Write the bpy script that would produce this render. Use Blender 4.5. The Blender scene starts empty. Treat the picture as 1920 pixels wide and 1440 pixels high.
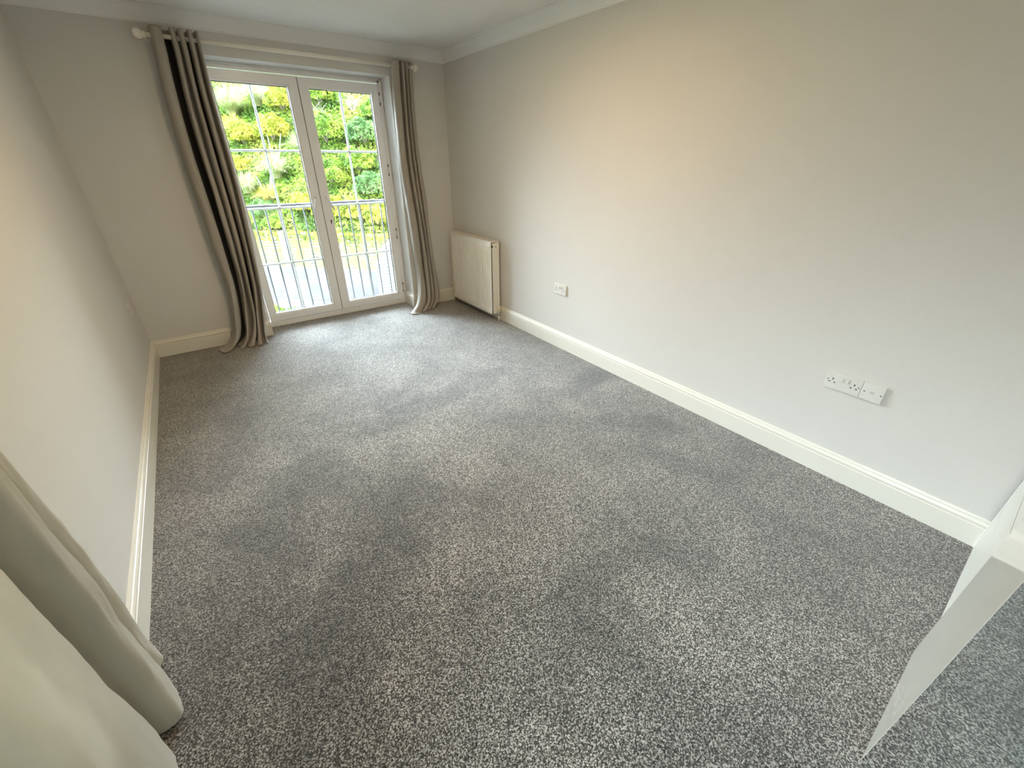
import bpy, bmesh, math, random
from mathutils import Vector, Matrix, noise
random.seed(7)
C = bpy.context.scene.collection
R = math.radians

# ------------------------------------------------------------ camera, world, light, exposure
FPX, CAM = 773.593, (0.5383, -4.3161, 1.466)
yaw, tilt, roll = -0.6299, 1.0733, -0.0028
cd = bpy.data.cameras.new('camera'); cam = bpy.data.objects.new('camera', cd); C.objects.link(cam)
cd.sensor_width = 36; cd.lens = FPX / 1920 * 36; cd.clip_start = 0.02; cd.clip_end = 200
cam.matrix_world = Matrix.Translation(CAM) @ (Matrix.Rotation(yaw, 4, 'Z') @ Matrix.Rotation(tilt, 4, 'X') @ Matrix.Rotation(roll, 4, 'Y'))
bpy.context.scene.camera = cam
vs = bpy.context.scene.view_settings
vs.view_transform = 'Standard'; vs.look = 'None'; vs.gamma = 1; vs.use_curve_mapping = False
vs.exposure = -0.3
SKY, SKY_FAR, SKY_LEFT, SUN, LAMP = 4.6, 112.0, 48.0, 9.5, 38.0
# hazy bright sky: lobes added beyond the doors and left window to light the room, duller behind the house
def sky_world():
    w_ = bpy.data.worlds.new('sky'); bpy.context.scene.world = w_; w_.use_nodes = True; nt = w_.node_tree; L = nt.links.new
    bg_ = nt.nodes['Background']; bg_.inputs[0].default_value = (0.83, 0.93, 1.09, 1)
    g = nt.nodes.new('ShaderNodeTexCoord'); acc = None
    for d_, lo, hi, amt in (((0.05, .88, .46), .72, .97, SKY_FAR), ((-.72, -.02, .69), .78, .97, SKY_LEFT)):
        v = nt.nodes.new('ShaderNodeVectorMath'); v.operation = 'DOT_PRODUCT'; L(g.outputs['Generated'], v.inputs[0]); v.inputs[1].default_value = Vector(d_).normalized()
        m_ = nt.nodes.new('ShaderNodeMapRange'); m_.interpolation_type = 'SMOOTHSTEP'; L(v.outputs['Value'], m_.inputs[0])
        for k_, x_ in zip((1, 2, 3, 4), (lo, hi, 0, amt)): m_.inputs[k_].default_value = x_
        a_ = nt.nodes.new('ShaderNodeMath'); a_.operation = 'ADD'; L(m_.outputs[0], a_.inputs[0])
        if acc is None: a_.inputs[1].default_value = SKY
        else: L(acc, a_.inputs[1])
        acc = a_.outputs[0]
    L(acc, bg_.inputs[1])
sky_world()

def light(name, kind, loc, **kw):
    ld = bpy.data.lights.new(name, kind); lo = bpy.data.objects.new(name, ld); C.objects.link(lo); lo.location = loc
    for k, v in kw.items(): setattr(ld, k, v)
    return lo
s = light('sun', 'SUN', (3, -6, 8), energy=SUN, angle=R(6), color=(1, .96, .88))
s.rotation_euler = Vector((-0.25, 1.0, -1.15)).to_track_quat('-Z', 'Y').to_euler()
light('ceiling_lamp', 'AREA', (1.50, -2.31, 2.335), energy=LAMP, shape='DISK', size=.34, color=(1.0, .71, .39))
p = light('portal_far', 'AREA', (1.603, .36, 1.06), shape='RECTANGLE', size=1.5, size_y=2.2); p.data.cycles.is_portal = True
p.rotation_euler = (R(-90), 0, 0)
p = light('portal_left', 'AREA', (-.28, -3.89, 1.27), shape='RECTANGLE', size=1.7, size_y=1.1); p.data.cycles.is_portal = True
p.rotation_euler = (0, R(-90), 0)

# ------------------------------------------------------------ materials
def mat(name, col, rough=.6, bump=0, bscale=200, spec=.5, metal=0, sheen=0, coat=0, var=None, ns=5, trans=0):
    m = bpy.data.materials.new(name); m.use_nodes = True; nt = m.node_tree; b = nt.nodes['Principled BSDF']
    b.inputs['Base Color'].default_value = (*col, 1); b.inputs['Roughness'].default_value = rough
    b.inputs['Specular IOR Level'].default_value = spec; b.inputs['Metallic'].default_value = metal
    b.inputs['Sheen Weight'].default_value = sheen; b.inputs['Coat Weight'].default_value = coat
    tc = nt.nodes.new('ShaderNodeTexCoord')
    n = nt.nodes.new('ShaderNodeTexNoise'); n.inputs['Scale'].default_value = ns; n.inputs['Detail'].default_value = 4
    nt.links.new(tc.outputs['Object'], n.inputs['Vector'])
    mx = nt.nodes.new('ShaderNodeMix'); mx.data_type = 'RGBA'
    c2 = var or tuple(c * .965 for c in col)
    mx.inputs[6].default_value = (*col, 1); mx.inputs[7].default_value = (*c2, 1)
    nt.links.new(n.outputs['Fac'], mx.inputs[0]); nt.links.new(mx.outputs[2], b.inputs['Base Color'])
    if bump:
        n2 = nt.nodes.new('ShaderNodeTexNoise'); n2.inputs['Scale'].default_value = bscale; n2.inputs['Detail'].default_value = 3
        nt.links.new(tc.outputs['Object'], n2.inputs['Vector'])
        bp = nt.nodes.new('ShaderNodeBump'); bp.inputs['Strength'].default_value = bump; bp.inputs['Distance'].default_value = .002
        nt.links.new(n2.outputs['Fac'], bp.inputs['Height']); nt.links.new(bp.outputs[0], b.inputs['Normal'])
    if trans:
        tr = nt.nodes.new('ShaderNodeBsdfTranslucent'); nt.links.new(mx.outputs[2], tr.inputs[0])
        ms = nt.nodes.new('ShaderNodeMixShader'); ms.inputs[0].default_value = trans
        out = nt.nodes['Material Output']
        nt.links.new(b.outputs[0], ms.inputs[1]); nt.links.new(tr.outputs[0], ms.inputs[2]); nt.links.new(ms.outputs[0], out.inputs[0])
    return m

M = {}
M['wall'] = mat('wall_paint', (.66, .64, .595), .75, .25, 260, spec=.25)
M['ceiling'] = mat('ceiling_paint', (.85, .85, .83), .85, .15, 200, spec=.2)
M['trim'] = mat('cream_gloss_paint', (.75, .725, .64), .32, 0)
M['upvc'] = mat('white_plastic_frame', (.92, .925, .93), .28)
M['gasket'] = mat('black_rubber_gasket', (.02, .02, .02), .6)
M['radiator'] = mat('radiator_enamel', (.80, .775, .69), .3)
M['valve'] = mat('cream_valve_plastic', (.78, .72, .52), .35)
M['chrome'] = mat('chrome', (.75, .75, .76), .18, metal=1)
M['lining'] = mat('black_lining', (.018, .017, .016), .9)
M['dark'] = mat('dark_hole', (.012, .011, .01), .8)
M['socket'] = mat('socket_plastic', (.70, .69, .64), .3)
M['fabric'] = mat('taupe_curtain_fabric', (.36, .325, .27), .7, .3, 900, sheen=.15, trans=.04)
M['fabric2'] = mat('pale_curtain_fabric', (.64, .60, .50), .5, .25, 700, sheen=.2, trans=.3)
M['pole'] = mat('cream_pole_paint', (.84, .80, .70), .35)
M['board'] = mat('white_gloss_board', (.68, .66, .59), .035)
M['satin'] = mat('satin_white_board', (.60, .585, .52), .42, spec=.3)
M['mirrorframe'] = mat('white_frame_paint', (.80, .79, .75), .3)
M['iron'] = mat('dark_painted_iron', (.035, .035, .038), .45)
M['concrete'] = mat('weathered_concrete', (.22, .215, .22), .9, .5, 12, var=(.07, .068, .07), ns=3)
M['paving'] = mat('pale_paving', (.13, .126, .126), .9, .3, 20, var=(.09, .087, .087), ns=2)
M['soil'] = mat('garden_soil', (.16, .15, .08), .95, .5, 20, var=(.10, .12, .05))
M['render'] = mat('exterior_render', (.62, .60, .56), .9)
M['twig'] = mat('bare_twigs', (.34, .28, .25), .9)

def mirror():
    m = mat('mirror_glass', (.70, .83, .85), .02, metal=1); return m
M['mirror'] = mirror()

def glass():
    m = bpy.data.materials.new('window_glass'); m.use_nodes = True; nt = m.node_tree; nt.nodes.clear()
    o = nt.nodes.new('ShaderNodeOutputMaterial'); t = nt.nodes.new('ShaderNodeBsdfTransparent'); g = nt.nodes.new('ShaderNodeBsdfGlossy')
    t.inputs[0].default_value = (.93, .96, .94, 1); g.inputs['Roughness'].default_value = .02
    f = nt.nodes.new('ShaderNodeFresnel'); f.inputs[0].default_value = 1.45
    mx = nt.nodes.new('ShaderNodeMixShader')
    nt.links.new(f.outputs[0], mx.inputs[0]); nt.links.new(t.outputs[0], mx.inputs[1]); nt.links.new(g.outputs[0], mx.inputs[2]); nt.links.new(mx.outputs[0], o.inputs[0])
    return m
M['glass'] = glass()

def leafmat(name, c1, c2, c3, ns=1.6):
    m = bpy.data.materials.new(name); m.use_nodes = True; nt = m.node_tree; b = nt.nodes['Principled BSDF']
    tc = nt.nodes.new('ShaderNodeTexCoord'); n = nt.nodes.new('ShaderNodeTexNoise'); n.inputs['Scale'].default_value = ns; n.inputs['Detail'].default_value = 6
    nt.links.new(tc.outputs['Object'], n.inputs['Vector'])
    r = nt.nodes.new('ShaderNodeValToRGB'); e = r.color_ramp.elements
    e[0].position = .36; e[0].color = (*c1, 1); e[1].position = .64; e[1].color = (*c3, 1); k = e.new(.5); k.color = (*c2, 1)
    nt.links.new(n.outputs['Fac'], r.inputs[0]); nt.links.new(r.outputs[0], b.inputs['Base Color']); b.inputs['Roughness'].default_value = .55
    tr = nt.nodes.new('ShaderNodeBsdfTranslucent'); nt.links.new(r.outputs[0], tr.inputs[0])
    ms = nt.nodes.new('ShaderNodeMixShader'); ms.inputs[0].default_value = .35
    nt.links.new(b.outputs[0], ms.inputs[1]); nt.links.new(tr.outputs[0], ms.inputs[2]); nt.links.new(ms.outputs[0], nt.nodes['Material Output'].inputs[0])
    return m
M['leaf_green'] = leafmat('green_leaves', (.08, .18, .020), (.24, .39, .05), (.48, .55, .11))
M['leaf_yellow'] = leafmat('yellow_leaves', (.19, .25, .03), (.43, .46, .06), (.60, .55, .12))
M['leaf_blue'] = leafmat('blue_green_leaves', (.06, .16, .04), (.17, .31, .10), (.33, .44, .17))
M['grass'] = leafmat('pale_grass_blades', (.28, .37, .14), (.43, .49, .24), (.54, .54, .32))
M['grass_gold'] = leafmat('golden_grass_blades', (.55, .48, .10), (.68, .60, .14), (.66, .62, .30))
M['plume'] = mat('pale_plume', (.85, .82, .76), .9)

def carpet():
    m = bpy.data.materials.new('speckled_grey_carpet'); m.use_nodes = True; nt = m.node_tree; b = nt.nodes['Principled BSDF']; L = nt.links.new
    tc = nt.nodes.new('ShaderNodeTexCoord')
    def nz(scale, det=2, rough=.5, dist=0):
        n = nt.nodes.new('ShaderNodeTexNoise'); n.inputs['Scale'].default_value = scale; n.inputs['Detail'].default_value = det
        n.inputs['Roughness'].default_value = rough; n.inputs['Distortion'].default_value = dist; L(tc.outputs['Object'], n.inputs['Vector']); return n
    def ramp(src, stops):
        r = nt.nodes.new('ShaderNodeValToRGB'); e = r.color_ramp.elements
        e[0].position, e[0].color = stops[0][0], (*stops[0][1], 1); e[1].position, e[1].color = stops[-1][0], (*stops[-1][1], 1)
        for p_, c_ in stops[1:-1]: x = e.new(p_); x.color = (*c_, 1)
        L(src, r.inputs[0]); return r
    fine = nz(185, 3, .75)
    vor = nt.nodes.new('ShaderNodeTexVoronoi'); vor.inputs['Scale'].default_value = 270; L(tc.outputs['Object'], vor.inputs['Vector'])
    sp = nt.nodes.new('ShaderNodeSeparateColor'); L(vor.outputs['Color'], sp.inputs[0])
    mxf = nt.nodes.new('ShaderNodeMix'); mxf.inputs[0].default_value = .30; L(fine.outputs['Fac'], mxf.inputs[2]); L(sp.outputs[0], mxf.inputs[3])
    r1 = ramp(mxf.outputs[0], [(.33, (.006, .005, .004)), (.43, (.036, .032, .025)), (.51, (.120, .106, .084)), (.66, (.54, .51, .465))])
    # brushed pile: patches where the pile lies the other way
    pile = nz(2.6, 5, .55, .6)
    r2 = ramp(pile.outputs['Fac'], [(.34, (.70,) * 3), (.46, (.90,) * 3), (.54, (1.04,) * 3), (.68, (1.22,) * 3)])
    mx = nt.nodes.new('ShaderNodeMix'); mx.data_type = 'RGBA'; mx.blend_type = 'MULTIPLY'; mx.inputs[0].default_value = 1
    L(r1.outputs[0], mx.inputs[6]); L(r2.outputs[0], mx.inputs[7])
    src = mx.outputs[2]
    # brush marks; those on the left also paint in softened shade (x, y, half length, half width, angle, tone)
    sep = nt.nodes.new('ShaderNodeSeparateXYZ'); L(tc.outputs['Object'], sep.inputs[0])
    wob = nz(5, 4, .6)
    def math_(op, a, b_=None):
        n = nt.nodes.new('ShaderNodeMath'); n.operation = op
        for i, v in enumerate((a, b_)):
            if v is None: continue
            if isinstance(v, (int, float)): n.inputs[i].default_value = v
            else: L(v, n.inputs[i])
        return n.outputs[0]
    for (x, y, a, c, ang, tone) in PILE_SHADE_MARKS:
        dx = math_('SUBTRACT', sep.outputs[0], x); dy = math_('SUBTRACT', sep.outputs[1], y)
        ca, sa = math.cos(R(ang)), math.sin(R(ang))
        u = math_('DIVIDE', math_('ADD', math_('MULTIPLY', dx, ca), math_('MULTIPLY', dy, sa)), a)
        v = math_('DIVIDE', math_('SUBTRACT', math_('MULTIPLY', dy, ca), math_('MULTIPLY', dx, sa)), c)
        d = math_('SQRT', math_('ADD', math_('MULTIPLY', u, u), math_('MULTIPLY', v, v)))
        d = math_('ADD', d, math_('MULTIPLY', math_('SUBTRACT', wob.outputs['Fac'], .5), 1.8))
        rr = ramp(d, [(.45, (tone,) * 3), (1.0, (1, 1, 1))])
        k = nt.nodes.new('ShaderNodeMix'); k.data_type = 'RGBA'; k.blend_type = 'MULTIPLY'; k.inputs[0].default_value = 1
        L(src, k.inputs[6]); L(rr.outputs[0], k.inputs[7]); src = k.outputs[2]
    L(src, b.inputs['Base Color']); b.inputs['Roughness'].default_value = .95; b.inputs['Specular IOR Level'].default_value = .1
    b.inputs['Sheen Weight'].default_value = .5; b.inputs['Sheen Roughness'].default_value = .5
    bp = nt.nodes.new('ShaderNodeBump'); bp.inputs['Strength'].default_value = .9; bp.inputs['Distance'].default_value = .006
    L(fine.outputs['Fac'], bp.inputs['Height']); L(bp.outputs[0], b.inputs['Normal'])
    return m
PILE_SHADE_MARKS = [(1.50, -2.03, .68, .15, 8, .66), (.74, -2.25, .34, .18, 60, .68), (2.05, -1.88, .28, .11, -20, .72), (2.62, -2.44, .34, .16, 15, .58), (2.50, -3.05, .32, .16, -58, .60),
         (2.34, -3.42, .24, .11, -66, .66), (.34, -2.85, .60, .26, 70, .66), (.62, -3.22, .50, .28, 50, .66), (.40, -1.75, .50, .16, 80, .74), (.95, -2.65, .50, .26, 30, .76)]  # left-hand marks double as painted shade beside the left wall
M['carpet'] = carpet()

def blockwall():
    m = bpy.data.materials.new('mossy_block_wall'); m.use_nodes = True; nt = m.node_tree; b = nt.nodes['Principled BSDF']; L = nt.links.new
    tc = nt.nodes.new('ShaderNodeTexCoord'); mp = nt.nodes.new('ShaderNodeMapping'); mp.inputs['Rotation'].default_value = (R(90), 0, 0)
    L(tc.outputs['Object'], mp.inputs[0])
    bk = nt.nodes.new('ShaderNodeTexBrick'); L(mp.outputs[0], bk.inputs[0]); bk.inputs['Scale'].default_value = 1
    bk.inputs['Brick Width'].default_value = .22; bk.inputs['Row Height'].default_value = .075; bk.inputs['Mortar Size'].default_value = .009
    bk.inputs['Color1'].default_value = (.34, .31, .28, 1); bk.inputs['Color2'].default_value = (.22, .19, .175, 1); bk.inputs['Mortar'].default_value = (.02, .018, .016, 1)
    n = nt.nodes.new('ShaderNodeTexNoise'); n.inputs['Scale'].default_value = 3.5; n.inputs['Detail'].default_value = 8; n.inputs['Roughness'].default_value = .7; L(tc.outputs['Object'], n.inputs['Vector'])
    r = nt.nodes.new('ShaderNodeValToRGB'); r.color_ramp.elements[0].position = .38; r.color_ramp.elements[1].position = .55; L(n.outputs['Fac'], r.inputs[0])
    mx = nt.nodes.new('ShaderNodeMix'); mx.data_type = 'RGBA'; L(r.outputs[0], mx.inputs[0]); L(bk.outputs[0], mx.inputs[6]); mx.inputs[7].default_value = (.22, .27, .07, 1)
    L(mx.outputs[2], b.inputs['Base Color']); b.inputs['Roughness'].default_value = .95
    return m
M['blocks'] = blockwall()

# ------------------------------------------------------------ helpers
def obj(name, bm, m, parent=None, smooth=False):
    me = bpy.data.meshes.new(name); bmesh.ops.recalc_face_normals(bm, faces=bm.faces[:]); bm.to_mesh(me); bm.free()
    me.materials.append(M[m] if isinstance(m, str) else m)
    if smooth:
        for p_ in me.polygons: p_.use_smooth = True
    o = bpy.data.objects.new(name, me); C.objects.link(o)
    if parent is not None: o.parent = parent
    return o
def thing(name, label, cat, group=None, loc=(0, 0, 0)):
    o = bpy.data.objects.new(name, None); C.objects.link(o); o.location = loc
    return tag(o, label, cat, group)
def tag(o, label, cat, group=None, kind=None):
    o['label'] = label; o['category'] = cat
    if group: o['group'] = group
    if kind: o['kind'] = kind
    return o
def struct(name, bm, m, parent=None, smooth=False):
    o = obj(name, bm, m, parent, smooth)
    if parent is None: o['kind'] = 'structure'
    return o
def box(bm, a, b, bev=0):
    r = bmesh.ops.create_cube(bm, size=1); vs_ = r['verts']
    c = [(a[i] + b[i]) / 2 for i in range(3)]; d = [abs(b[i] - a[i]) for i in range(3)]
    for v in vs_: v.co = Vector([v.co[i] * d[i] + c[i] for i in range(3)])
    if bev:
        es = list({e for v in vs_ for e in v.link_edges}); bmesh.ops.bevel(bm, geom=es, offset=bev, segments=2, affect='EDGES', profile=.6)
    return bm
def BX(a, b, bev=0): return box(bmesh.new(), a, b, bev)
def tube(bm, pts, r, n=12, cap=True):
    pts = [Vector(p_) for p_ in pts]; rs = r if isinstance(r, (list, tuple)) else [r] * len(pts); rings = []
    up = Vector((0, 0, 1))
    for i, p_ in enumerate(pts):
        t = (pts[min(i + 1, len(pts) - 1)] - pts[max(i - 1, 0)]).normalized()
        a = t.cross(up if abs(t.z) < .9 else Vector((1, 0, 0))).normalized(); b = t.cross(a)
        rings.append([bm.verts.new(p_ + rs[i] * (a * math.cos(2 * math.pi * k / n) + b * math.sin(2 * math.pi * k / n))) for k in range(n)])
    for i in range(len(rings) - 1):
        for k in range(n): bm.faces.new((rings[i][k], rings[i][(k + 1) % n], rings[i + 1][(k + 1) % n], rings[i + 1][k]))
    if cap: bm.faces.new(rings[0][::-1]); bm.faces.new(rings[-1])
    return bm
def TB(pts, r, n=12): return tube(bmesh.new(), pts, r, n)
def ball(bm, c, r, n=16):
    x = bmesh.ops.create_uvsphere(bm, u_segments=n, v_segments=n // 2, radius=r); bmesh.ops.translate(bm, verts=x['verts'], vec=c); return bm
def torus(bm, c, R_, r, axis, n=20, k=8):
    rings = []; axis = Vector(axis).normalized(); a = axis.orthogonal().normalized(); b = axis.cross(a)
    for i in range(n):
        t = 2 * math.pi * i / n; d = a * math.cos(t) + b * math.sin(t)
        rings.append([bm.verts.new(Vector(c) + d * (R_ + r * math.cos(2 * math.pi * j / k)) + axis * r * math.sin(2 * math.pi * j / k)) for j in range(k)])
    for i in range(n):
        for j in range(k): bm.faces.new((rings[i][j], rings[(i + 1) % n][j], rings[(i + 1) % n][(j + 1) % k], rings[i][(j + 1) % k]))
    return bm
def sweep(path, prof, closed=False):
    """profile (out, up) swept along horizontal path [(x, y)], offset to the path's left, mitred"""
    bm = bmesh.new(); P = [Vector((p_[0], p_[1])) for p_ in path]; rings = []; n = len(P)
    for i in range(n):
        def nrm(a, b): d = (b - a).normalized(); return Vector((-d.y, d.x))
        if i == 0: m_ = nrm(P[0], P[1])
        elif i == n - 1: m_ = nrm(P[-2], P[-1])
        else:
            n1, n2 = nrm(P[i - 1], P[i]), nrm(P[i], P[i + 1]); m_ = (n1 + n2).normalized(); m_ /= max(.3, m_.dot(n1))
        rings.append([bm.verts.new((P[i].x + m_.x * o_, P[i].y + m_.y * o_, z)) for o_, z in prof])
    for i in range(n - 1):
        for k in range(len(prof)): bm.faces.new((rings[i][k], rings[i][(k + 1) % len(prof)], rings[i + 1][(k + 1) % len(prof)], rings[i + 1][k]))
    bm.faces.new(rings[0][::-1]); bm.faces.new(rings[-1])
    return bm
def catmull(P, k):
    out = []
    for i in range(len(P) - 1):
        p0, p1, p2, p3 = P[max(i - 1, 0)], P[i], P[i + 1], P[min(i + 2, len(P) - 1)]
        for j in range(k):
            t = j / k
            out.append(tuple(.5 * (2 * b + (-a + c) * t + (2 * a - 5 * b + 4 * c - d) * t * t + (-a + 3 * b - 3 * c + d) * t ** 3) for a, b, c, d in zip(p0, p1, p2, p3)))
    out.append(tuple(P[-1])); return out

# ------------------------------------------------------------ room shell
W, H, YN = 2.8906, 2.35, -5.12          # width, height, near wall
OX0, OX1, OZ = .868, 2.338, 2.127       # french door opening
LY0, LY1, LZ0, LZ1 = -4.40, -3.40, .42, 2.1   # second window in the left wall
T = .34
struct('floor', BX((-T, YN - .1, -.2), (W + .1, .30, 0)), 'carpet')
struct('ceiling', BX((-T, YN - .1, H), (W + .1, T, H + .15)), 'ceiling')
struct('wall_right', BX((W, YN - .1, -.2), (W + .1, T, H + .15)), 'wall')
struct('wall_near', BX((-T, YN - .1, -.2), (W + .1, YN, H + .15)), 'wall')
bm = bmesh.new()
box(bm, (-T, 0, -.2), (OX0, T, H + .15)); box(bm, (OX1, 0, -.2), (W + .1, T, H + .15)); box(bm, (OX0, 0, OZ), (OX1, T, H + .15)); box(bm, (OX0, .30, -.2), (OX1, T, -.002))
struct('wall_far', bm, 'wall')
bm = bmesh.new()
box(bm, (-T, YN, -.2), (0, LY0, H + .15)); box(bm, (-T, LY1, -.2), (0, 0, H + .15)); box(bm, (-T, LY0, -.2), (0, LY1, LZ0)); box(bm, (-T, LY0, LZ1), (0, LY1, H + .15))
struct('wall_left', bm, 'wall')
# skirting: torus-and-groove profile
SK = [(0, 0), (.018, 0), (.018, .100), (.0145, .103), (.0145, .106), (.018, .110), (.0175, .118), (.013, .126), (.009, .128), (.009, .133), (.005, .140), (0, .141)]
def flip(path): return path
struct('baseboard_left', sweep([(0, 0), (0, -4.45)], SK), 'trim')
struct('baseboard_far', sweep([(OX0, .22), (OX0, 0), (0, 0)], SK), 'trim')
o = sweep([(W, 0), (OX1, 0), (OX1, .22)], SK); struct('baseboard_far', o, 'trim')
struct('baseboard_right', sweep([(W, -5.0), (W, 0)], SK), 'trim')
# coving
cv, cw = .0866, .0743
CP = [(0, H), (0, H - cv), (.004, H - cv), (.006, H - cv + .006)]
for k in range(9):
    a = R(90) * k / 8; CP.append((.010 + (cw - .016) * (1 - math.cos(a)), H - cv + .008 + (cv - .015) * math.sin(a)))
CP += [(cw - .003, H - .006), (cw, H - .004), (cw, H)]
struct('trim_1', sweep([(W, YN), (W, 0), (0, 0), (0, YN)], CP), 'ceiling')

# ------------------------------------------------------------ french doors
FY, GY = .22, .25
def frame_bm():
    b = bmesh.new()
    box(b, (OX0, FY, 0), (OX0 + .038, .30, OZ), .003); box(b, (OX1 - .038, FY, 0), (OX1, .30, OZ), .003)
    box(b, (OX0, FY, OZ - .036), (OX1, .30, OZ), .003); box(b, (OX0, FY - .004, 0), (OX1, .31, .050), .004)
    box(b, (OX0, FY - .012, OZ - .018), (OX1, FY + .01, OZ), .003); box(b, (OX0, FY - .012, .05), (OX0 + .014, FY + .01, OZ), .003); box(b, (OX1 - .014, FY - .012, .05), (OX1, FY + .01, OZ), .003)
    return b
door = struct('door_1', frame_bm(), 'upvc')
LEAF = [(.912, 1.6005, .976, 1.5165), (1.6055, 2.294, 1.692, 2.2325)]
Z0, Z1, GZ0, GZ1 = .058, 2.082, .134, 2.004
for li, (a, b, g0, g1) in enumerate(LEAF):
    bm = bmesh.new(); y0, y1 = FY - .014, .285
    box(bm, (a, y0, Z0), (g0 - .014, y1, Z1), .004); box(bm, (g1 + .014, y0, Z0), (b, y1, Z1), .004)
    box(bm, (g0 - .02, y0, Z0), (g1 + .02, y1, GZ0 - .014), .004); box(bm, (g0 - .02, y0, GZ1 + .014), (g1 + .02, y1, Z1), .004)
    leaf = obj('door_leaf', bm, 'upvc', door)
    bm = bmesh.new()
    for p_ in (((g0 - .016, y0 + .008, GZ0 - .016), (g0 - .001, GY - .005, GZ1 + .016)), ((g1 + .001, y0 + .008, GZ0 - .016), (g1 + .016, GY - .005, GZ1 + .016)),
               ((g0 - .016, y0 + .008, GZ0 - .016), (g1 + .016, GY - .005, GZ0 - .001)), ((g0 - .016, y0 + .008, GZ1 + .001), (g1 + .016, GY - .005, GZ1 + .016))): box(bm, *p_, .003)
    obj('glazing_bead', bm, 'upvc', leaf)
    bm = bmesh.new(); e = .0035
    for p_ in (((g0 - .002, GY - .012, GZ0), (g0 + e, GY - .002, GZ1)), ((g1 - e, GY - .012, GZ0), (g1 + .002, GY - .002, GZ1)), ((g0, GY - .012, GZ0 - .002), (g1, GY - .002, GZ0 + e)), ((g0, GY - .012, GZ1 - e), (g1, GY - .002, GZ1 + .002))): box(bm, *p_)
    obj('gasket', bm, 'gasket', leaf)
    obj('glass_pane', BX((g0 - .005, GY - .001, GZ0 - .005), (g1 + .005, GY + .001, GZ1 + .005)), 'glass', leaf)
    bm = bmesh.new(); xm = (g0 + g1) / 2 - .003
    box(bm, (xm - .0095, GY + .004, GZ0), (xm + .0095, GY + .012, GZ1), .003)
    for z in (1.533, 1.075, .588): box(bm, (g0, GY + .0035, z - .0095), (g1, GY + .0125, z + .0095), .003)
    obj('glazing_bars', bm, 'upvc', leaf)
    hx = 1.552 if li == 0 else 1.654
    bm = BX((hx - .012, y0 - .006, .92), (hx + .012, y0, 1.175), .003); box(bm, (hx - .010, y0 - .03, 1.140), (hx + .010, y0, 1.163), .004)
    hd = obj('door_handle', bm, 'upvc', leaf)
    end = (1.522, y0 - .038, 1.035) if li == 0 else (1.702, y0 - .036, 1.038)
    obj('lever', TB([(hx, y0 - .03, 1.155), (hx + (end[0] - hx) * .12, y0 - .040, 1.141), end], [.010, .0095, .008], 10), 'upvc', hd, True)
    if li == 1:
        k_ = BX((hx + .000, y0 - .0075, .915), (hx + .008, y0 - .0055, .942), .0008); ball(k_, (hx + .004, y0 - .006, .940), .008, 10)
        obj('keyhole', k_, 'dark', hd)
    xh = .889 if li == 0 else 2.316; sg = -1 if li == 0 else 1
    for zc in (1.967, 1.373, .768, .185):
        h = obj('hinge', BX((xh - .008, y0 - .014, zc - .027), (xh + .008, y0 + .01, zc + .027), .003), 'upvc', leaf)
        for dz in (-.051, .030): obj('hinge_knuckle', BX((xh - .008, y0 - .014, zc + dz), (xh + .008, y0 + .01, zc + dz + .021), .003), 'upvc', h)
        for dz in (-.052, .029): obj('hinge_pin', BX((xh - .013, y0 - .008, zc + dz), (xh - .007, y0 + .002, zc + dz + .023), .001), 'dark', h)
obj('meeting_strip', BX((1.598, FY - .005, .06), (1.608, .28, 2.080)), 'gasket', door)
# second window, in the left wall beside the camera
win = struct('window_1', (lambda b: (box(b, (-.16, LY0, LZ0), (-.09, LY0 + .07, LZ1), .003), box(b, (-.16, LY1 - .07, LZ0), (-.09, LY1, LZ1), .003), box(b, (-.16, LY0, LZ0), (-.09, LY1, LZ0 + .07), .003),
      box(b, (-.16, LY0, LZ1 - .07), (-.09, LY1, LZ1), .003), box(b, (-.155, -3.93, LZ0), (-.095, -3.87, LZ1), .003)) and b)(bmesh.new()), 'upvc')
obj('glass_pane', BX((-.128, LY0 + .06, LZ0 + .06), (-.124, LY1 - .06, LZ1 - .06)), 'glass', win)

# ------------------------------------------------------------ curtain poles
def pole(label, a, b, ends):
    t = thing('curtain_pole', label, 'curtain pole')
    obj('rod', TB([a, b], .0135, 16), 'pole', t, True)
    for e in ends:
        f = obj('finial', ball(bmesh.new(), e, .030, 20), 'pole', t, True)
        d = (Vector(e) - (Vector(a) + Vector(b)) / 2).normalized(); obj('collar', TB([Vector(e) - d * .045, Vector(e) - d * .02], .018, 14), 'pole', f, True)
    return t
PY, PZ = -.09, 2.188
t = pole('thin cream curtain pole running across above the french doors', (.62, PY, PZ), (2.535, PY, PZ), [(.608, PY, PZ), (2.552, PY, PZ)])
for x in (.655, 2.515): obj('bracket', (lambda b: (tube(b, [(x, 0, PZ - .004), (x, PY, PZ - .004)], .007, 10), tube(b, [(x, -.006, PZ - .004), (x, 0, PZ - .004)], .022, 16)) and b)(bmesh.new()), 'pole', t)
t = pole('cream curtain pole on the left wall by the camera', (.10, -4.36, PZ), (.10, -3.0, PZ), [(.10, -4.385, PZ), (.10, -2.98, PZ)])
for y in (-3.03, -4.33): obj('bracket', (lambda b: (tube(b, [(0, y, PZ - .004), (.10, y, PZ - .004)], .007, 10), tube(b, [(0, y, PZ - .004), (.006, y, PZ - .004)], .022, 16)) and b)(bmesh.new()), 'pole', t)

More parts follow.
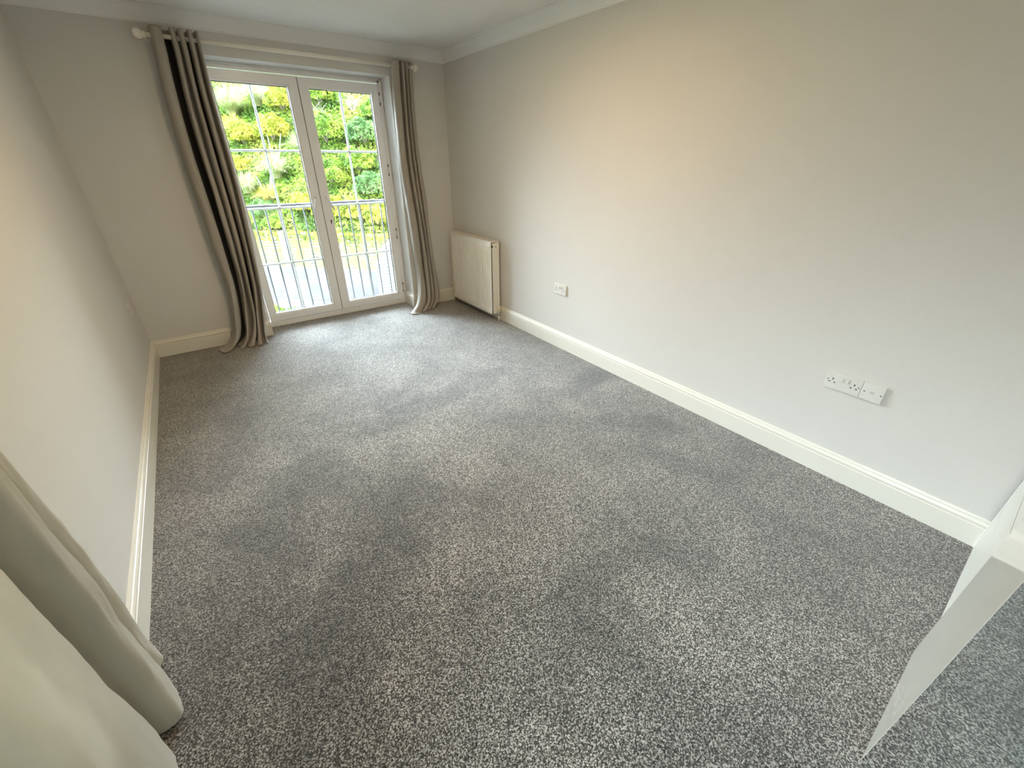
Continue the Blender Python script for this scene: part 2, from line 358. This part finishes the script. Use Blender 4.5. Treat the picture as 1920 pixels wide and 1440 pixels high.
# ------------------------------------------------------------ curtains
def curtain(name, label, levels, m, rings, axis, lining=(), crumple=.003, k=5, zk=6):
    t = thing(name, label, 'curtain', None)
    flat = [tuple([z] + [c for p_ in P for c in p_]) for z, P in levels]
    rows = catmull(flat, zk); bm = bmesh.new(); grid = []
    for ri, row in enumerate(rows):
        z = row[0]; P = [(row[1 + 2 * i], row[2 + 2 * i]) for i in range((len(row) - 1) // 2)]
        g = []
        for ci, (x, y) in enumerate(catmull(P, k)):
            dx = noise.noise(Vector((ci * .11, z * 1.7, 3))) * .006; dz = 0
            if z < .05: dz = .012 * max(0, noise.noise(Vector((ci * .22, z * 9, 1)))) 
            wr = crumple * noise.noise(Vector((x * 9 + ci * .13, y * 9, z * 5 + ci * .05))) + crumple * .4 * noise.noise(Vector((ci * .3, y * 20, z * 14)))
            g.append(bm.verts.new((x + dx + wr * axis[1], y + dx * .6 + wr * axis[0], max(z + dz, .006))))
        grid.append(g)
    for i in range(len(grid) - 1):
        for j in range(len(grid[0]) - 1): bm.faces.new((grid[i][j], grid[i][j + 1], grid[i + 1][j + 1], grid[i + 1][j]))
    pos = [[tuple(v.co) for v in g] for g in grid[2:-6]]
    o = obj('cloth', bm, m, t, True)
    md = o.modifiers.new('t', 'SOLIDIFY'); md.thickness = .0022; md.offset = 0
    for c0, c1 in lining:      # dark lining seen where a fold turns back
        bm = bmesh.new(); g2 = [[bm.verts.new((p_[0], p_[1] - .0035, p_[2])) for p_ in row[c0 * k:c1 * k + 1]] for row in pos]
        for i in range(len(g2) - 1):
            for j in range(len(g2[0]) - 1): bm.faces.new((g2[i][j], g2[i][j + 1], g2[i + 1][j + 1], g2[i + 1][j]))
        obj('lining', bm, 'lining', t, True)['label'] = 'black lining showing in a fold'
    for c in rings: obj('eyelet', torus(bmesh.new(), c, .021, .0035, axis), 'chrome', t, True)
    return t
base = [(.675, -.045), (.684, -.115), (.700, -.138), (.728, -.138), (.742, -.110), (.744, -.04), (.764, -.022), (.784, -.04), (.788, -.115), (.800, -.135), (.812, -.115), (.814, -.045), (.824, -.035), (.832, -.045), (.836, -.115), (.850, -.135), (.862, -.115),
        (.864, -.045), (.874, -.035), (.883, -.045), (.886, -.12), (.898, -.138), (.909, -.12), (.912, -.06), (.920, -.05), (.928, -.07), (.934, -.12), (.943, -.13), (.950, -.10)]
def lev(z, x0, x1, base=base, dy=0, ds=1, seed=0, jit=0, splay=0):
    a, b = base[0][0], base[-1][0]; out = []
    for i, (x, y) in enumerate(base):
        f = (x - a) / (b - a); jx = noise.noise(Vector((i * .45, z * 2.2, seed))) * jit
        out.append((x0 + (x1 - x0) * f + jx, min(-.012, -.085 + (y + .085) * ds + dy + splay * f)))
    return (z, out)
LV = [lev(2.235, .677, .950), lev(2.12, .672, .948), lev(1.85, .645, .936, jit=.004), lev(1.5, .628, .932, jit=.006), lev(1.2, .626, .930, jit=.010), lev(.85, .632, .915, jit=.014),
      lev(.5, .630, .885, jit=.02, ds=.95, dy=-.01), lev(.25, .600, .845, jit=.024, ds=.95, dy=-.015), lev(.10, .560, .818, jit=.02, ds=.95, dy=-.03), lev(.035, .500, .810, jit=.02, ds=1.0, dy=-.055),
      lev(.014, .455, .812, jit=.02, ds=1.0, dy=-.085), lev(.010, .425, .815, jit=.02, ds=1.05, dy=-.105)]
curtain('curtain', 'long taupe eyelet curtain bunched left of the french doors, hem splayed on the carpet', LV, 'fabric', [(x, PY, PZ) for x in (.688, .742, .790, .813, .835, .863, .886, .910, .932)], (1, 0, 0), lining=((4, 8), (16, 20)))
rb = [(2.325, -.10), (2.332, -.135), (2.352, -.15), (2.380, -.145), (2.394, -.12), (2.397, -.05), (2.406, -.04), (2.414, -.05), (2.417, -.12), (2.428, -.14), (2.440, -.12), (2.443, -.05), (2.451, -.04), (2.458, -.05), (2.461, -.11), (2.470, -.13), (2.480, -.11),
      (2.483, -.05), (2.490, -.04), (2.498, -.05), (2.501, -.09), (2.512, -.105), (2.535, -.095), (2.545, -.05)]
def rl(z, x0, x1, **k): return lev(z, x0, x1, base=rb, **k)
RV = [rl(2.225, 2.328, 2.535), rl(2.1, 2.322, 2.530), rl(1.93, 2.312, 2.525, jit=.003), rl(1.7, 2.304, 2.522, jit=.005), rl(1.4, 2.300, 2.535, jit=.006, seed=4), rl(1.1, 2.318, 2.556, jit=.010, seed=4), rl(.8, 2.338, 2.572, jit=.012, seed=4),
      rl(.5, 2.342, 2.585, jit=.016, seed=4, dy=-.01), rl(.25, 2.335, 2.588, jit=.02, seed=4, dy=-.03), rl(.10, 2.295, 2.575, jit=.02, seed=4, dy=-.06), rl(.035, 2.235, 2.53, jit=.02, seed=4, dy=-.085),
      rl(.014, 2.205, 2.500, jit=.018, seed=4, dy=-.10), rl(.010, 2.190, 2.480, jit=.018, seed=4, dy=-.115)]
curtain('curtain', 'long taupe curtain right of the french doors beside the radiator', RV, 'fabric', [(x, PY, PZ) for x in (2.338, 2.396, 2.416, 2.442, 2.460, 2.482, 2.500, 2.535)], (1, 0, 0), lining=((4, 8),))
fb = [(.022, -2.985), (.045, -2.99), (.060, -3.012), (.055, -3.045), (.036, -3.07), (.034, -3.09), (.055, -3.115), (.088, -3.155), (.108, -3.205), (.106, -3.245), (.080, -3.265), (.045, -3.268), (.034, -3.285), (.052, -3.315), (.082, -3.345),
      (.100, -3.40), (.108, -3.48), (.104, -3.57), (.078, -3.62), (.045, -3.63), (.040, -3.66), (.070, -3.69), (.105, -3.74), (.110, -3.81), (.085, -3.86), (.045, -3.87)]
def fl(z, dy, sx=1, jit=0, span=1): return (z, [(.02 + (x - .02) * sx + noise.noise(Vector((i * .5, z * 2, 8))) * jit, -2.985 + (y + 2.985) * span + dy + noise.noise(Vector((i * .5, z * 2, 2))) * jit) for i, (x, y) in enumerate(fb)])
FV = [fl(2.235, -.06, 1.3), fl(1.7, -.075, 1.25, .006), fl(1.2, -.09, 1.2, .008), fl(.85, -.070, 1.26, .008), fl(.6, -.035, 1.14, .010), fl(.4, -.01, 1.0, .012), fl(.2, 0, .98, .010), fl(.08, 0, 1.0, .008), fl(.012, 0, 1.02, .006)]
curtain('curtain', 'pale curtain in the near left corner beside the camera', FV, 'fabric2', [(.10, y, PZ) for y in (-3.05, -3.12, -3.24, -3.33, -3.42, -3.62, -3.72)], (0, 1, 0), crumple=.006, k=7, zk=10)

# ------------------------------------------------------------ radiator
rad = thing('radiator', 'cream panel radiator on the right wall in the far corner', 'radiator')
x0, x1, ya, yb, za, zb = 2.775, 2.866, -.928, -.135, .075, .785
bm = bmesh.new(); n = 22; pts = []; pitch = (yb - ya - .05) / n
prof = [(x0, ya + .004)]
for k in range(n):
    y = ya + .025 + k * pitch
    prof += [(x0, y), (x0 + .013, y + pitch * .12), (x0 + .013, y + pitch * .38), (x0, y + pitch * .50)]
prof += [(x0, yb - .004)]
rows = []
for z, dd in ((za, 0), (za + .045, 0), (za + .06, 1), (zb - .06, 1), (zb - .045, 0), (zb - .004, 0)):
    rows.append([bm.verts.new((x0 + (x - x0) * dd, y, z)) for x, y in prof])
for i in range(len(rows) - 1):
    for j in range(len(prof) - 1): bm.faces.new((rows[i][j], rows[i][j + 1], rows[i + 1][j + 1], rows[i + 1][j]))
pn = obj('front_panel', bm, 'radiator', rad); md = pn.modifiers.new('t', 'SOLIDIFY'); md.thickness = .0015; md.offset = 1
obj('rear_panel', BX((x1 - .014, ya + .005, za), (x1, yb - .005, zb - .01), .003), 'radiator', rad)
bm = bmesh.new()
for k in range(40):
    y = ya + .03 + k * (yb - ya - .06) / 39; box(bm, (x0 + .016, y - .001, za + .03), (x1 - .014, y + .001, zb - .03))
obj('convector_fins', bm, 'radiator', rad)
bm = BX((x0 + .012, ya - .004, za + .0), (x1, ya - .001, zb - .012), .001); obj('end_panel', bm, 'radiator', rad)
obj('end_panel', BX((x0 + .001, yb, za), (x1, yb + .003, zb), .001), 'radiator', rad)
bm = bmesh.new(); box(bm, (x0 + .002, ya, zb - .004), (x0 + .016, yb, zb), .001); box(bm, (x1 - .012, ya, zb - .004), (x1, yb, zb), .001)
for k in range(34):
    y = ya + .01 + k * (yb - ya - .02) / 33; box(bm, (x0 + .01, y - .006, zb - .006), (x1 - .008, y + .006, zb - .003))
obj('top_grille', bm, 'radiator', rad)
obj('clip', BX((x0 + .006, ya - .006, zb - .052), (x0 + .018, ya + .004, zb - .036)), 'dark', rad)
bm = TB([(2.822, ya - .006, zb - .045), (2.822, ya + .002, zb - .045)], .011, 16); pl = obj('bleed_plug', bm, 'radiator', rad)
obj('bleed_screw', TB([(2.822, ya - .010, zb - .045), (2.822, ya - .004, zb - .045)], .005, 8), 'chrome', pl)
for y in (ya + .12, yb - .15): obj('wall_bracket', BX((x1 - .004, y, .2), (W - .0005, y + .03, .7)), 'radiator', rad)
vx, vy = 2.832, -.962
vl = obj('valve', (lambda b: (tube(b, [(vx, vy, .075), (vx, vy, .088), (vx, vy, .105)], [.009, .013, .011], 12), tube(b, [(vx, vy, .088), (vx, ya, .088)], .008, 10), tube(b, [(vx, vy, .062), (vx, vy, .078)], .0115, 6)) and b)(bmesh.new()), 'chrome', rad, True)
obj('valve_cap', TB([(vx, vy, .100), (vx, vy, .103), (vx, vy, .150), (vx, vy, .160)], [.013, .0165, .0155, .012], 14), 'valve', vl, True)
obj('pipe', TB([(vx, vy, 0), (vx, vy, .068)], .0075, 12), 'radiator', vl, True)
obj('pipe', TB([(vx, yb + .03, 0), (vx, yb + .03, .09), (vx, yb, .09)], .0075, 12), 'radiator', rad, True)

# ------------------------------------------------------------ sockets
def pins(bm, P, c, s=1):       # P(u, v) -> surface point frame; UK three-pin holes about c
    for (u, v, a, b) in ((0, .009, .0022, .0045), (-.011, -.008, .0040, .0022), (.011, -.008, .0040, .0022)): P(bm, c + u, v, a, b)
def socket(name, label, x, y, z, wid, group, face, holes, rock, extra=()):
    t = thing(name, label, 'power socket', group, (x, y, z)); d = face
    pl_ = obj('faceplate', BX((0, -wid / 2, -.043), (d * .009, wid / 2, .043), .0018), 'socket', t)
    def hole(bm, u, v, a, b): box(bm, (d * .0086, -u * 1 - a, v - b), (d * .0096, -u + a, v + b))
    for c in holes:
        bm = bmesh.new(); pins(bm, hole, c); obj('pin_holes', bm, 'dark', t)
    for c in rock:
        bm = BX((d * .008, -c - .0085, .006), (d * .0125, -c + .0085, .026), .0012); s_ = obj('rocker_switch', bm, 'socket', t)
    for (u, v, a, b) in extra:
        bm = bmesh.new(); hole(bm, u, v, a, b); obj('screw', bm, 'dark', t)
    return t
# viewed from the room on the right wall, image-left is +y (towards the doors)
socket('power_socket', 'white double power socket low on the right wall past the radiator', W, -1.80, .513, .146, 'wall sockets', -1, (-.045, .045), (-.012, .012), ())
socket('power_socket', 'white double power socket joined to a blank cable plate, right wall', W, -3.845, .512, .146, 'wall sockets', -1, (-.045, .045), (-.012, .012), ((-.065, .002, .0028, .0020), (.064, .002, .0028, .0020)))
t = thing('cable_outlet', 'square white cable outlet plate touching the nearer double socket', 'outlet', None, (W, -3.962, .512))
obj('faceplate', BX((0, -.043, -.043), (-.009, .043, .043), .0018), 'socket', t)
obj('cable_port', BX((-.0085, -.008, -.005), (-.0098, .009, .005), .0006), mat('port_grey', (.55, .54, .48), .5), t)
for u in (-.034, .030): obj('screw', BX((-.0086, u - .003, -.003), (-.0098, u + .003, .001)), 'dark', t)
socket('power_socket', 'white double power socket low on the left wall in the far corner', 0, -.312, .505, .146, 'wall sockets', 1, (-.045, .045), (-.012, .012), ())

# ------------------------------------------------------------ sliding wardrobe behind the camera
wd = thing('wardrobe', 'white sliding wardrobe with gloss and mirror doors at the lower right edge', 'wardrobe')
YR, YF = -4.503, -4.480
bm = bmesh.new(); box(bm, (.0, -5.1, 2.24), (2.872, -4.49, 2.349)); box(bm, (.0, -5.1, 0), (.02, -4.53, 2.24)); box(bm, (2.85, -5.1, .0), (2.872, -4.545, 2.24)); box(bm, (0, -5.11, 0), (2.87, -5.095, 2.24))
obj('carcass', bm, 'mirrorframe', wd)
# rear door: gloss board with raised lower rail
bm = BX((2.04, YR - .026, .002), (2.872, YR - .004, 2.235)); dr = obj('door', bm, 'dark', wd)
obj('door_rail', BX((2.05, YR - .004, .002), (2.872, YR, .232), .0015), 'satin', dr)
obj('door_rail', BX((2.05, YR - .004, .2345), (2.872, YR, .433), .001), 'satin', dr)
obj('door_panel', BX((2.05, YR - .004, .442), (2.872, YR, 2.235), .001), 'satin', dr)
obj('edge_strip', BX((2.866, YR, .0), (2.873, YR + .003, 2.235), .001), 'mirrorframe', dr)
# front door: gloss board then mirror
df = obj('door', BX((.62, YF - .018, .002), (2.112, YF - .003, 2.235)), 'mirrorframe', wd)
obj('gloss_panel', BX((1.6255, YF - .0025, .002), (2.112, YF + .0006, 2.235)), 'board', df)
obj('mirror_panel', BX((.63, YF - .003, .002), (1.624, YF, 2.235)), 'mirror', df)
dl = obj('door', BX((.02, YR - .026, .002), (.70, YR, 2.235), .001), 'board', wd)

# ------------------------------------------------------------ outside: balcony rail

bal = thing('balcony_railing', 'dark iron balcony railing with thin upright bars outside the french doors', 'railing')
RY = .40
obj('top_rail', BX((.70, RY - .020, 1.072), (2.47, RY + .020, 1.096), .003), 'iron', bal)
obj('lower_rail', BX((.70, RY - .015, .02), (2.47, RY + .015, .032), .002), 'iron', bal)
for k in range(16):
    x = .81 + .11 * k - .11
    obj('bar', TB([(x, RY, .03), (x, RY, 1.07)], .007, 8), 'iron', bal, True)
for x in (.69, 2.46):
    obj('end_post', BX((x, RY - .02, .0), (x + .03, RY + .02, 1.08), .003), 'iron', bal)
    for z in (.08, .95): obj('fixing', BX((x + .005, T, z), (x + .025, RY - .01, z + .02)), 'iron', bal)
struct('window_sill', BX((OX0 - .02, .30, -.03), (OX1 + .02, .40, -.003), .004), 'upvc')

# ------------------------------------------------------------ outside: retaining wall, bank and planting
A = Vector((1.87, 8.1)); D = Vector((.69, -.724)).normalized(); N = Vector((-D.y, D.x))   # along the wall, and away from the house
def G(s_, r_, z): q = A + D * s_ + N * r_; return Vector((q.x, q.y, z))
ang = math.atan2(D.y, D.x)
def slab(name, s0, s1, r0, r1, z0, z1, m, bev=0):
    o = obj(name, BX((s0, r0, z0), (s1, r1, z1), bev), m); o.location = (A.x, A.y, 0); o.rotation_euler.z = ang; return o
tag(slab('retaining_wall', -7, 6, .001, .35, -.93, -.10, 'blocks'), 'mossy brick retaining wall at the foot of the planted bank', 'wall')
tag(slab('concrete_wall', -7, 6, -.10, .35, -1.75, -.93, 'concrete', .02), 'streaked grey concrete wall under the mossy brickwork', 'wall')
slab('garden_path', -7, 9, -1.0, -.101, -1.95, -1.75, 'paving', .01)
o = bpy.data.objects['garden_path']; tag(o, 'pale paved path running along the foot of the concrete wall', 'path')
o = obj('ground', BX((-14, .3, -2.4), (16, 30, -1.9)), 'soil'); o['kind'] = 'structure'
o = obj('ground', BX((-14, -16, -2.4), (-.3, .3, -1.9)), 'soil'); o['kind'] = 'structure'
slab('paved_yard', 1.1, 9, -5.5, -1.001, -1.93, -1.752, 'paving', .01); tag(bpy.data.objects['paved_yard'], 'pale paved yard below the right-hand door', 'paving')
tag(slab('fence_post', .58, .68, -.10, .0, -.93, -.06, mat('white_post_paint', (.36, .36, .38), .6), .008), 'white square post against the mossy brickwork, behind the left door', 'post')
# white stepped side wall
bm = bmesh.new(); q = [(3.66, -1.75), (3.66, -.62), (3.84, -.42), (3.84, -.30), (4.05, -.12), (4.9, -.12), (4.9, -1.75)]
f1 = [bm.verts.new((x, 5.0, z)) for x, z in q]; f2 = [bm.verts.new((x, 5.18, z)) for x, z in q]
bm.faces.new(f1); bm.faces.new(f2[::-1])
for i in range(len(q)): bm.faces.new((f1[i], f1[(i + 1) % len(q)], f2[(i + 1) % len(q)], f2[i]))
mw = M['blocks'].copy(); mw.name = 'white_painted_brick'; nb = [n_ for n_ in mw.node_tree.nodes if n_.type == 'TEX_BRICK'][0]
nb.inputs['Color1'].default_value = (.45, .46, .48, 1); nb.inputs['Color2'].default_value = (.38, .39, .41, 1); nb.inputs['Mortar'].default_value = (.14, .15, .16, 1)
for n_ in mw.node_tree.nodes:
    if n_.type == 'VALTORGB': n_.color_ramp.elements[0].position = .75; n_.color_ramp.elements[1].position = .9
tag(obj('garden_wall', bm, mw), 'white painted brick side wall with a stepped top', 'wall')

def bankz(s_, r_): return -.12 + min(r_, 4.6 + max(0, r_ - 4.6) * .1) * .95 + .35 * min(1, r_ / 2) * noise.noise(Vector((s_ * .5, r_ * .5, 0)))
bm = bmesh.new(); ng, nr = 44, 28; gr = [[bm.verts.new(G(-9 + 19 * i / ng, .2 + 9 * j / nr, bankz(-9 + 19 * i / ng, 9 * j / nr))) for j in range(nr + 1)] for i in range(ng + 1)]
for i in range(ng):
    for j in range(nr): bm.faces.new((gr[i][j], gr[i + 1][j], gr[i + 1][j + 1], gr[i][j + 1]))
o = obj('bank', bm, 'soil', smooth=True); o['kind'] = 'structure'

def leaves(pts, size, m, name, flat=.4):
    vs_, fs = [], []
    for p_, nrm in pts:
        sz = size * random.uniform(.6, 1.4)
        t = Vector((random.gauss(0, 1), random.gauss(0, 1), random.gauss(0, 1))); n_ = (nrm + t * flat).normalized()
        a = n_.orthogonal().normalized(); a = Matrix.Rotation(random.uniform(0, 6.28), 3, n_) @ a; b = n_.cross(a)
        i = len(vs_); mid = n_ * sz * .15
        vs_ += [p_ - a * sz * .6, p_ + b * sz * .32 + mid, p_ + a * sz * .6, p_ - b * sz * .32 + mid]; fs.append((i, i + 1, i + 2, i + 3))
    me = bpy.data.meshes.new(name); me.from_pydata([tuple(v) for v in vs_], [], fs); me.materials.append(M[m]); return me
def shrub(label, s_, r_, rad_, m, n=1500, size=.07, group=None, sq=.8):
    base_ = G(s_, r_, bankz(s_, r_)); pts = []
    for _ in range(n):
        d = Vector((random.gauss(0, 1), random.gauss(0, 1), random.gauss(0, 1))).normalized()
        if d.z < -.3: d.z = -d.z
        rr = rad_ * (1 + .38 * noise.noise(d * 2.2 + Vector((s_ * 3, r_, 5)))) * random.choice((1, 1, 1, .9, .78))
        pts.append((Vector((d.x * rr, d.y * rr, d.z * rr * sq + rad_ * .25)), d))
    me = leaves(pts, size, m, 'foliage', .6)
    t = thing('shrub', label, 'shrub', group, tuple(base_))
    f = bpy.data.objects.new('foliage', me); C.objects.link(f); f.parent = t
    bm_ = bmesh.new()
    for k in range(5):
        a = k * 1.256; tube(bm_, [(0, 0, -.1), (math.cos(a) * rad_ * .3, math.sin(a) * rad_ * .3, rad_ * .4), (math.cos(a) * rad_ * .6, math.sin(a) * rad_ * .6, rad_ * .75)], [.03, .02, .008], 5)
    obj('stems', bm_, 'twig', t); return t
def grass(label, s_, r_, L_, m, n=520, plumes=0, group=None):
    base_ = G(s_, r_, bankz(s_, r_)); vs_, fs = [], []
    def blade(L1, wd_, spread, out):
        a = random.uniform(0, 6.283); lean = random.uniform(.15, spread); o_ = Vector((math.cos(a), math.sin(a), 0)); sd = Vector((-o_.y, o_.x, 0)) * wd_; r0 = o_ * random.uniform(0, .12); pv = None
        for k in range(6):
            t_ = k / 5; c = r0 + o_ * L1 * lean * t_ ** 1.6 + Vector((0, 0, L1 * (t_ - .62 * lean * t_ ** 2.4))); w_ = sd * (1 - t_ * .85)
            i = len(vs_); vs_.extend([tuple(c - w_), tuple(c + w_)])
            if k: fs.append((i - 2, i - 1, i + 1, i))
    for _ in range(n): blade(L_ * random.uniform(.6, 1.1), .009, 1.25, 0)
    me = bpy.data.meshes.new('blades'); me.from_pydata(vs_, [], fs); me.materials.append(M[m])
    t = thing('grass_clump', label, 'ornamental grass', group, tuple(base_)); o_ = bpy.data.objects.new('blades', me); C.objects.link(o_); o_.parent = t
    for k in range(plumes):
        a = random.uniform(0, 6.283); d = Vector((math.cos(a) * .35, math.sin(a) * .35, 1)).normalized()
        obj('plume', TB([(0, 0, 0), d * L_ * .9, d * L_ * 1.05, d * L_ * 1.25, d * L_ * 1.42], [.002, .003, .010, .009, .002], 7), 'plume', t)
    return t
# ivy and low cover over the whole bank
pts = []
for _ in range(60000):
    s_, r_ = random.uniform(-5, 6), random.uniform(0, 5.2); pts.append((G(s_, r_ + .1, bankz(s_, r_) + random.uniform(.0, .14)), Vector((-N.x * .6, -N.y * .6, .8))))
o = bpy.data.objects.new('ground_cover', leaves(pts, .075, 'leaf_green', 'ground_cover', .8)); C.objects.link(o); tag(o, 'low ivy spreading over the bank between the shrubs', 'ivy', kind='stuff')
pts = []
for _ in range(5000):
    s_ = random.uniform(-4, 5); pts.append((G(s_, random.uniform(-.06, .25), -.08 - abs(random.gauss(0, .12))), Vector((-N.x, -N.y, .5))))
o = bpy.data.objects.new('trailing_plants', leaves(pts, .06, 'leaf_yellow', 'trailing_plants', .7)); C.objects.link(o); tag(o, 'yellow green trailing leaves hanging over the top of the mossy wall', 'trailing plant', kind='stuff')
SH = [ # s, r, radius, leaves, label
 (-1.48, 2.10, .38, 'leaf_yellow', 'yellow shrub in the top left pane under the golden grass'),
 (-.60, 2.85, .42, 'leaf_yellow', 'yellow green shrub at the top of the left door beside the meeting stile'),
 (-.62, 2.20, .46, 'leaf_yellow', 'round yellow green shrub above the upper crossbar of the left door'),
 (-1.30, 1.40, .30, 'leaf_yellow', 'small yellow shrub at the left edge of the second row of panes'),
 (.00, .38, .32, 'leaf_blue', 'blue green mound over the wall at the left end of the railing'),
 (1.00, .50, .34, 'leaf_yellow', 'yellow shrub just over the wall beside the left door handle'),
 (.40, .12, .26, 'leaf_green', 'small green shrub behind the bars of the railing, left door'),
 (.50, 2.95, .42, 'leaf_green', 'green shrub filling the top left pane of the right door'),
 (1.05, 2.00, .52, 'leaf_green', 'large bright green shrub in the middle of the right door, upper row'),
 (2.05, 2.15, .44, 'leaf_blue', 'blue green shrub at the right edge of the right door, upper row'),
 (2.10, 2.85, .36, 'leaf_green', 'green shrub behind bare twigs in the top right pane'),
 (2.10, 1.55, .40, 'leaf_green', 'green shrub straddling the upper crossbar at the right of the right door'),
 (1.50, 1.15, .46, 'leaf_green', 'broad green shrub above the railing in the right door'),
 (2.65, 1.05, .40, 'leaf_blue', 'hollowed blue green shrub above the railing, far right pane'),
 (1.75, .45, .36, 'leaf_yellow', 'yellow shrub over the wall behind the railing, left of the right door'),
 (2.45, .45, .36, 'leaf_yellow', 'yellow shrub over the wall behind the railing, right of the glazing bar'),
 (3.10, .35, .34, 'leaf_yellow', 'yellow shrub over the wall at the extreme right of the right door'),
 (3.6, 1.6, .6, 'leaf_green', 'green shrub on the bank out of line with the right door frame'),
 (-2.9, 1.8, .6, 'leaf_green', 'green shrub on the bank behind the left curtain'),
 (-1.9, .7, .5, 'leaf_yellow', 'yellow shrub on the bank behind the left curtain hem')]
for s_, r_, rd, m, lb in SH: shrub(lb, s_, r_, rd, m, n=int(7500 * rd), size=.055)
for s_, r_, L_, m, pl_, lb in [
 (-2.30, 2.95, .95, 'grass', 0, 'pale arching grass clump at the top left of the left door'),
 (-1.55, 3.10, .80, 'grass', 0, 'second pale grass clump at the top, beside the glazing bar'),
 (-1.90, 2.35, .55, 'grass_gold', 0, 'golden grass clump below the pale grass, top left pane'),
 (-.10, 1.25, .75, 'grass', 2, 'large pale grass clump with white plumes in the middle of the left door'),
 (-.75, .90, .60, 'grass', 0, 'pale green grass clump in the second row of panes, left door'),
 (-.05, .70, .42, 'grass_gold', 3, 'dry golden grass with pale plumes just above the railing'),
 (.45, 1.75, .60, 'grass', 0, 'pale grass clump seen between the two doors')]: grass(lb, s_, r_, L_, m, 650, pl_)
for s_, r_, lb in ((-2.0, 1.95, 'tangle of bare pinkish twigs at the left edge of the top left pane'), (1.50, 2.85, 'tall bare pale twigs in the top right pane'), (.70, 2.35, 'bare pinkish twigs in the top left pane of the right door'), (-1.05, 2.95, 'bare twigs at the top of the left door right of its glazing bar')):
    bm = bmesh.new()
    for k in range(46):
        a, l_ = random.uniform(0, 6.283), random.uniform(.25, .55); d = Vector((math.cos(a) * .5, math.sin(a) * .5, 1)); p1 = d * l_ * .5 + Vector((random.uniform(-.1, .1), random.uniform(-.1, .1), 0))
        tube(bm, [(d.x * .1, d.y * .1, 0), p1, p1 + Vector((random.uniform(-.3, .3), random.uniform(-.3, .3), l_ * .45))], [.006, .004, .002], 4)
    o = obj('bare_shrub', bm, 'twig'); o.location = G(s_, r_, bankz(s_, r_)); tag(o, lb, 'shrub')
def lowplant(label, x, y, rd, m):
    pts = []
    for _ in range(1300):
        d = Vector((random.gauss(0, 1), random.gauss(0, 1), abs(random.gauss(0, 1)))).normalized(); pts.append((d * rd * random.uniform(.75, 1.1), d))
    o_ = bpy.data.objects.new('ground_plant', leaves(pts, .06, m, 'ground_plant', .6)); C.objects.link(o_); o_.location = (x, y, -1.92); tag(o_, label, 'plant')
lowplant('low green plant beyond the bottom corner of the left door pane', 1.45, 6.6, .38, 'leaf_green')
lowplant('low blue green plant beside the path at the bottom of the left pane', 1.95, 6.1, .36, 'leaf_blue')

# stray threads on the carpet
for (x0_, y0_), (x1_, y1_), lb in (((1.488, -3.186), (1.458, -3.224), 'short black thread on the carpet near the middle of the room'),
        ((2.18, -2.489), (2.198, -2.536), 'thin dark thread on the carpet towards the right wall, farther of the pair'), ((2.262, -2.682), (2.22, -2.715), 'thin dark thread on the carpet towards the right wall, nearer of the pair')):
    tag(obj('thread', TB([(x0_, y0_, .003), ((x0_ + x1_) / 2 + .004, (y0_ + y1_) / 2, .006), (x1_, y1_, .003)], .0011, 6), 'dark', None, True), lb, 'thread', 'threads on the carpet')
